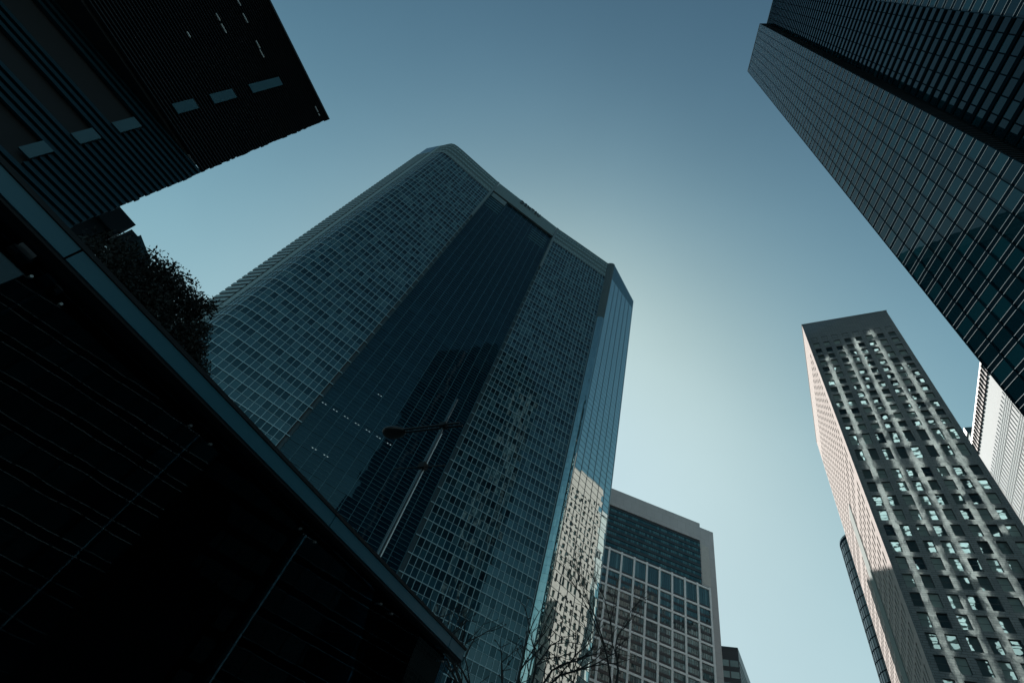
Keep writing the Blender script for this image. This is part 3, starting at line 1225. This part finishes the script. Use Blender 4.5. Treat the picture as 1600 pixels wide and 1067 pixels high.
# ------------------------------------------------------------------ slatted building, upper left
def slat_building():
    T = thing('slatted_building', 'dark building clad in horizontal metal slats with a column of paler panels, top left', 'building', (-36, -10, 0))
    yc, yb = -2.55, -26.0
    zmid, ztop = 26.2, 41.3
    lo = Wall((-30.0 - 0.095 * (yc - yb), yb), (-30.0, yc))
    up = Wall((-30.0 + 0.10 * (yc - yb), yb), (-30.0, yc))
    core = MB()
    core.prism([lo.p(0, 0, -0.35)[:2], lo.p(lo.L - 1.2, 0, -0.35)[:2], (-41, yc - 1.6), (-41, yb)], 0, zmid)
    core.build('core_wall', M['slat_back'], T)
    core = MB()
    core.prism([up.p(0, 0, -0.35)[:2], up.p(up.L - 1.2, 0, -0.35)[:2], (-41, yc - 1.6), (-41, yb)], zmid + 0.01, ztop - 0.2)
    core.build('upper_core_wall', M['slat_back'], T)
    # panel column positions: distance from the corner
    u_p0, u_p1 = 6.62 + yc, 6.02 + yc          # 4.07, 3.47
    gaps = []
    z = 12.0
    i = 0
    rnd = random.Random(8)
    # long dark window slots in the lower wall (left of the panels)
    slots = ((18.0, 19.6), (20.95, 22.3), (23.35, 25.0))
    while z < ztop - 0.1:
        w = lo if z < zmid else up
        st = 0.40 if z < zmid else 0.26
        hh = st * 0.72
        end = w.L + rnd.uniform(-0.03, 0.05)
        segs = [(0.0, end)]
        for a, b in slots:
            if a <= z + hh / 2 <= b:
                segs = [(w.L - u_p1 + 0.05, end)]
        m = MB()
        for a, b in segs:
            o0 = -0.3
            # slat tilted: the lower edge stands further out
            m.hexa([w.p(a, z, 0.0), w.p(b, z, 0.0), w.p(b, z, o0), w.p(a, z, o0),
                    w.p(a, z + hh, -0.12), w.p(b, z + hh, -0.12), w.p(b, z + hh, o0), w.p(a, z + hh, o0)])
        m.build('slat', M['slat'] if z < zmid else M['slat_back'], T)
        z += st
    for (z0, z1) in ((18.35, 19.57), (21.02, 22.25), (23.45, 24.92), (27.2, 28.92), (30.35, 32.5), (34.24, 37.78)):
        w = lo if z0 < zmid else up
        k = 1.0
        m = MB()
        w.box(m, w.L - u_p0, w.L - u_p1, z0, z1, -0.1, 0.06)
        m.build('panel', M['slat_panel'], T)
    m = MB()
    up.box(m, 0, up.L + 0.05, ztop - 0.1, ztop + 0.12, -0.5, 0.03)
    m.build('parapet', M['slat_back'], T)
    # white steel lugs that catch light on the dark upper wall
    for (y0, y1, z) in ((-9.2, -8.68, 37.35), (-8.6, -8.06, 37.25), (-11.14, -10.7, 34.9), (-10.5, -9.93, 34.85),
                        (-11.9, -11.5, 37.7), (-11.0, -10.4, 37.5), (-10.26, -9.94, 31.55), (-3.82, -3.35, 40.25), (-3.25, -3.05, 40.22)):
        m = MB()
        up.box(m, up.L + (y0 - yc) / up.d.y, up.L + (y1 - yc) / up.d.y, z - 0.035, z + 0.035, 0.03, 0.12)
        m.build('trim_rail', M['white_paint'], T)
    # dark service block behind and beside it
    B = thing('service_block', 'dark stepped block beside the slatted building, above the leafy tree', 'building', (-52, -8, 0))
    m = MB()
    m.box(-60, -45, -26, -2.6, 0, 27.2)
    m.build('wall', M['dark_wall'], B)
    m = MB()
    m.box(-60.3, -44.7, -26.3, -2.0, 27.21, 29.2)
    m.build('cornice', M['dark_wall'], B)
    m = MB()
    m.box(-45.6, -44.8, -1.85, -0.9, 26.5, 28.7)
    m.build('roof_bracket', M['dark_wall'], B)
    m = MB()
    m.box(-60, -45.3, -2.59, -1.6, 0, 26.6)
    m.build('side_bay', M['dark_wall'], B)
    G = thing('grey_block', 'narrow dark block with pale sloping parapet edge behind the leafy tree', 'building', (-54, 0, 0))
    m = MB()
    m.box(-62, -46, -1.0, 1.0, 0, 26.8)
    m.build('wall', M['dark_wall'], G)
    m = MB()
    m.hexa([(-62, -1.2, 26.81), (-45.8, -1.2, 26.81), (-45.8, 1.15, 26.81), (-62, 1.15, 26.81),
            (-62, -1.2, 29.6), (-45.8, -1.2, 29.6), (-45.8, 1.15, 28.6), (-62, 1.15, 28.6)])
    m.build('parapet', M['slat_panel'], G)


slat_building()


# ------------------------------------------------------------------ glass pavilion, lower left
def pavilion():
    T = thing('glass_pavilion', 'dark glass pavilion with slate blue metal fascia running diagonally, lower left', 'building', (-11, 2, 0))
    YE, YB = 10.35, -14.0
    XF = -7.0
    w = Wall((-6.5, YB), (-7.06, YE))
    # fascia panels with open joints at the measured places
    js = [-8.0, -5.6, -0.30, 5.05, 9.65]
    ys = [YB] + js + [YE]
    for a, b in zip(ys[:-1], ys[1:]):
        m = MB()
        w.box(m, a - YB + 0.012, b - YB - 0.012, 4.86, 5.07, -0.2, 0.0)
        m.build('fascia_panel', M['fascia'], T)
    m = MB()
    w.box(m, 0, w.L, 5.075, 5.13, -0.3, 0.025)
    m.build('roof_lip', M['lip'], T)
    m = MB()
    m.prism([(-17, YB), (-6.72, YB), (-7.28, YE - 0.05), (-17, YE - 0.05)], 5.0, 5.12)
    m.build('roof_slab', M['lip'], T)
    m = MB()
    w.box(m, 0, w.L, 4.82, 4.855, -0.18, -0.03)
    m.build('drip_edge', M['lip'], T)
    # soffit behind the glass line with cross beams and lamps
    m = MB()
    m.prism([(-16.9, YB + 0.1), (-6.74, YB + 0.1), (-7.3, YE - 0.1), (-16.9, YE - 0.1)], 4.93, 4.99)
    m.build('soffit', M['soffit'], T)
    for y in (-6.0, -0.52, -0.2, 2.5, 5.0, 7.55):
        m = MB()
        m.box(-16, -7.5, y - 0.07, y + 0.07, 4.78, 4.92)
        m.build('soffit_beam', M['dark_wall'] if y > 1 or y < -2 else M['fascia'], T)
    for (x, y) in ((-7.60, -0.62), (-7.64, -0.08)):
        m = MB()
        m.tube((x, y, 4.85), (x, y, 4.93), 0.075, 0.085, 16)
        o = m.build('downlight', M['white_paint'], T)
    for k in range(9):
        m = MB()
        m.box(-7.52 + k * 0.022, -7.51 + k * 0.022, -0.66, -0.47, 4.86, 4.90)
        m.build('vent_slat', M['white_paint'], T)
    # glass wall: separate sheets, thin joints, point fixings
    js = [2.45 + 2.55 * k for k in range(-6, 4)]
    gx = -7.3
    for a, b in zip(js[:-1], js[1:]):
        m = MB()
        m.box(gx - 0.012, gx + 0.012, a + 0.001, b - 0.001, 0.15, 4.79)
        m.build('glass_sheet', M['pav_glass'], T)
    for y in js:
        m = MB()
        m.box(gx - 0.30, gx - 0.05, y - 0.02, y + 0.02, 0.15, 4.8)
        m.build('glass_rib', M['soffit'], T)
        for dy in (-0.2, 0.2):
            m = MB()
            m.tube((gx + 0.012, y + dy, 4.66), (gx + 0.05, y + dy, 4.66), 0.022, 0.018, 10)
            m.build('point_fixing', M['steel'], T)
    m = MB()
    m.box(-16.8, -16.6, YB, YE - 0.1, 0.1, 4.92)
    m.box(-16.6, -7.35, YB, YB + 0.2, 0.1, 4.92)
    m.build('back_wall', M['soffit'], T)
    m = MB()
    m.box(-16.6, -7.4, YB + 0.2, YE - 0.2, 0.145, 0.2)
    m.build('floor_slab', M['soffit'], T)
    # end glazing
    m = MB()
    m.box(-16.6, -7.34, YE - 0.42, YE - 0.40, 0.2, 4.92)
    m.build('end_glass', M['pav_glass'], T)


pavilion()


# ------------------------------------------------------------------ street lamp
def street_lamp():
    T = thing('street_lamp', 'black street lamp with egg shaped head on twin arm and thin lower crossbar', 'street lamp', (-11.8, 10.85, 0.14))
    x, y = -11.8, 10.85
    m = MB()
    m.tube((x, y, 0.14), (x, y, 14.9), 0.11, 0.045, 14)
    m.tube((x, y, 0.14), (x, y, 0.9), 0.2, 0.16, 14)
    m.build('pole', M['pole'], T, smooth=False)
    m = MB()
    m.tube((x + 0.10, y + 0.06, 3.5), (x + 0.07, y + 0.05, 12.9), 0.018, 0.014, 8)
    m.build('cable_conduit', M['pole_trim'], T)
    za = 13.28
    m = MB()
    m.tube((-14.0, y - 0.08, za), (-10.95, y - 0.08, za), 0.045, 0.045, 10)
    m.build('arm', M['lamp_black'], T)
    m = MB()
    m.tube((-14.0, y + 0.10, za), (-10.9, y + 0.10, za), 0.045, 0.045, 10)
    m.build('arm', M['lamp_black'], T)
    m = MB()
    m.box(x - 0.16, x + 0.16, y - 0.16, y + 0.16, za - 0.08, za + 0.10)
    m.build('arm_clamp', M['lamp_black'], T)
    # head: flattened egg
    me = MB()
    nu, nv = 20, 12
    cxh = -14.5
    rows = []
    for j in range(nv + 1):
        t = j / nv
        a = math.pi * t
        xx = cxh - 0.62 * math.cos(a)
        rr = math.sin(a) ** 0.8 * (0.36 + 0.06 * math.cos(a))
        rows.append([(xx, y + rr * math.cos(2 * math.pi * k / nu), za - 0.02 + 0.62 * rr * math.sin(2 * math.pi * k / nu)) for k in range(nu)])
    for j in range(nv):
        for k in range(nu):
            k2 = (k + 1) % nu
            me.quad(rows[j][k], rows[j][k2], rows[j + 1][k2], rows[j + 1][k])
    me.build('lamp_head', M['lamp_black'], T, smooth=True)
    m = MB()
    zb = 11.15
    m.tube((-13.3, y, zb), (-10.8, y, zb), 0.022, 0.028, 8)
    m.tube((-10.82, y, zb), (-10.74, y, zb), 0.04, 0.04, 8)
    m.build('crossbar', M['lamp_black'], T)
    m = MB()
    m.box(x - 0.14, x + 0.14, y - 0.14, y + 0.14, zb - 0.1, zb + 0.14)
    m.build('crossbar_clamp', M['lamp_black'], T)


street_lamp()


# ------------------------------------------------------------------ trees
def bare_tree(label, x, y, h0, spread, height, seed, levels=6, lean=(0, 0), r0=0.16, first=3):
    T = thing('bare_tree', label, 'tree', (x, y, 0.14), 'bare winter trees')
    rnd = random.Random(seed)
    tr, cr = MB(), MB()
    base = Vector((x, y, 0.14))
    top = Vector((x + lean[0], y + lean[1], h0))
    tr.tube(base, base.lerp(top, 0.5), r0, r0 * 0.8, 9)
    tr.tube(base.lerp(top, 0.5), top, r0 * 0.8, r0 * 0.62, 9)
    tr.build('trunk', M['bark'], T)

    def grow(p, d, L, r, lv):
        n = 3
        q = p
        for i in range(n):
            d = (d + Vector((rnd.gauss(0, .13), rnd.gauss(0, .13), rnd.gauss(0.04, .08)))).normalized()
            q2 = q + d * (L / n)
            cr.tube(q, q2, r * (1 - 0.25 * i / n), r * (1 - 0.25 * (i + 1) / n), 6 if lv < 3 else 4, cap=False)
            if lv >= 2 and i < n - 1 and rnd.random() < 0.7:
                sd = (d + Vector((rnd.gauss(0, .6), rnd.gauss(0, .6), rnd.gauss(0.1, .4)))).normalized()
                if lv < levels:
                    grow(q2, sd, L * 0.5, r * 0.45, lv + 2)
            q = q2
        if lv >= levels:
            if rnd.random() < 0.25:
                for k in range(3):
                    a = q + Vector((rnd.gauss(0, .03), rnd.gauss(0, .03), rnd.gauss(-.02, .03)))
                    b = Vector((rnd.gauss(0, 1), rnd.gauss(0, 1), rnd.gauss(0, 1))).normalized() * 0.035
                    c = Vector((rnd.gauss(0, 1), rnd.gauss(0, 1), rnd.gauss(0, 1))).normalized() * 0.035
                    cr.quad(a - b, a - c, a + b, a + c)
            return
        k = 2 if rnd.random() < 0.6 else 3
        for i in range(k):
            nd = (d + Vector((rnd.gauss(0, .45), rnd.gauss(0, .45), rnd.gauss(0.05, .25))) * spread).normalized()
            grow(q, nd, L * rnd.uniform(0.66, 0.86), r * rnd.uniform(0.55, 0.7), lv + 1)

    for i in range(first):
        a = 2 * math.pi * (i + rnd.random() * 0.5) / first
        d = Vector((math.cos(a) * 0.62 * spread, math.sin(a) * 0.62 * spread, 1)).normalized()
        grow(top - Vector((0, 0, 0.05 + 0.12 * i)), d, height * 0.30, r0 * 0.5, 1)
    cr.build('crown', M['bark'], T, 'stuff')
    return T


bare_tree('wide bare tree spreading black twigs beside the end of the glass pavilion', -8.55, 15.3, 4.3, 1.35, 5.2, 14, 5, (0.15, 0.1), 0.14, 4)
bare_tree('slender upright bare tree in front of the grey framed block', -6.9, 20.0, 7.4, 0.5, 5.6, 5, 5, (0.15, 0.1), 0.10, 2)


def leafy_tree():
    T = thing('leafy_tree', 'dense dark evergreen tree silhouetted above the pavilion fascia, left', 'tree', (-22, 2.0, 0.14))
    rnd = random.Random(11)
    m = MB()
    b = Vector((-22.5, 1.5, 0.14))
    m.tube(b, b + Vector((0, 0, 4)), 0.35, 0.28, 10)
    m.tube(b + Vector((0, 0, 4)), b + Vector((0.2, 0.3, 8)), 0.28, 0.18, 10)
    m.build('trunk', M['bark'], T)
    limbs = MB()
    cl = []
    # clump centres (y, z, radius) at depth x about -22
    for (y, z, r) in ((-0.3, 12.7, 1.2), (0.6, 13.3, 1.1), (1.6, 13.4, 1.1), (2.5, 13.6, 0.8), (2.9, 14.1, 0.65),
                      (3.5, 13.2, 0.55), (3.4, 12.4, 1.0), (4.1, 12.2, 0.9), (4.6, 11.5, 0.9), (4.7, 10.8, 0.8), (4.2, 10.2, 1.2), (2.8, 11.5, 1.6), (1.2, 11.6, 1.8),
                      (-0.2, 11.2, 1.5), (0.8, 9.6, 1.7), (2.6, 9.4, 1.9), (4.4, 9.0, 1.2), (5.0, 11.6, 0.7), (5.2, 10.6, 0.7)):
        for dx in (-1.2, 0.0, 1.1):
            cl.append((Vector((-22.0 + dx + rnd.gauss(0, .25), y + 0.15 + rnd.gauss(0, .12), z + 0.65 + rnd.gauss(0, .1) - abs(dx) * 0.25)), r * (1.0 if dx == 0 else 0.8)))
    for c, r in cl[::2]:
        p = b + Vector((0.1, 0.2, rnd.uniform(4.5, 8)))
        q = p.lerp(c, 0.5) + Vector((0, 0, -0.4))
        limbs.tube(p, q, 0.08, 0.05, 5, cap=False)
        limbs.tube(q, c, 0.05, 0.015, 5, cap=False)
    limbs.build('limb', M['bark'], T, 'stuff')
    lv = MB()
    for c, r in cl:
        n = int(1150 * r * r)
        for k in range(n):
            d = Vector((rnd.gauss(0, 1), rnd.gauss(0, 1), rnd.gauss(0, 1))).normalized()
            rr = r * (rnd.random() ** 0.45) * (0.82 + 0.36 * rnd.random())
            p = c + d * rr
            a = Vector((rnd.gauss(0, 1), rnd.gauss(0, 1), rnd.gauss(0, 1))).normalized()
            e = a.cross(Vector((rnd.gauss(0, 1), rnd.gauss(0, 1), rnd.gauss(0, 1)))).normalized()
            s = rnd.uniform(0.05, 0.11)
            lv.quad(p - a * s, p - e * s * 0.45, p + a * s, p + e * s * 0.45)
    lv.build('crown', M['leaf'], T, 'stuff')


leafy_tree()
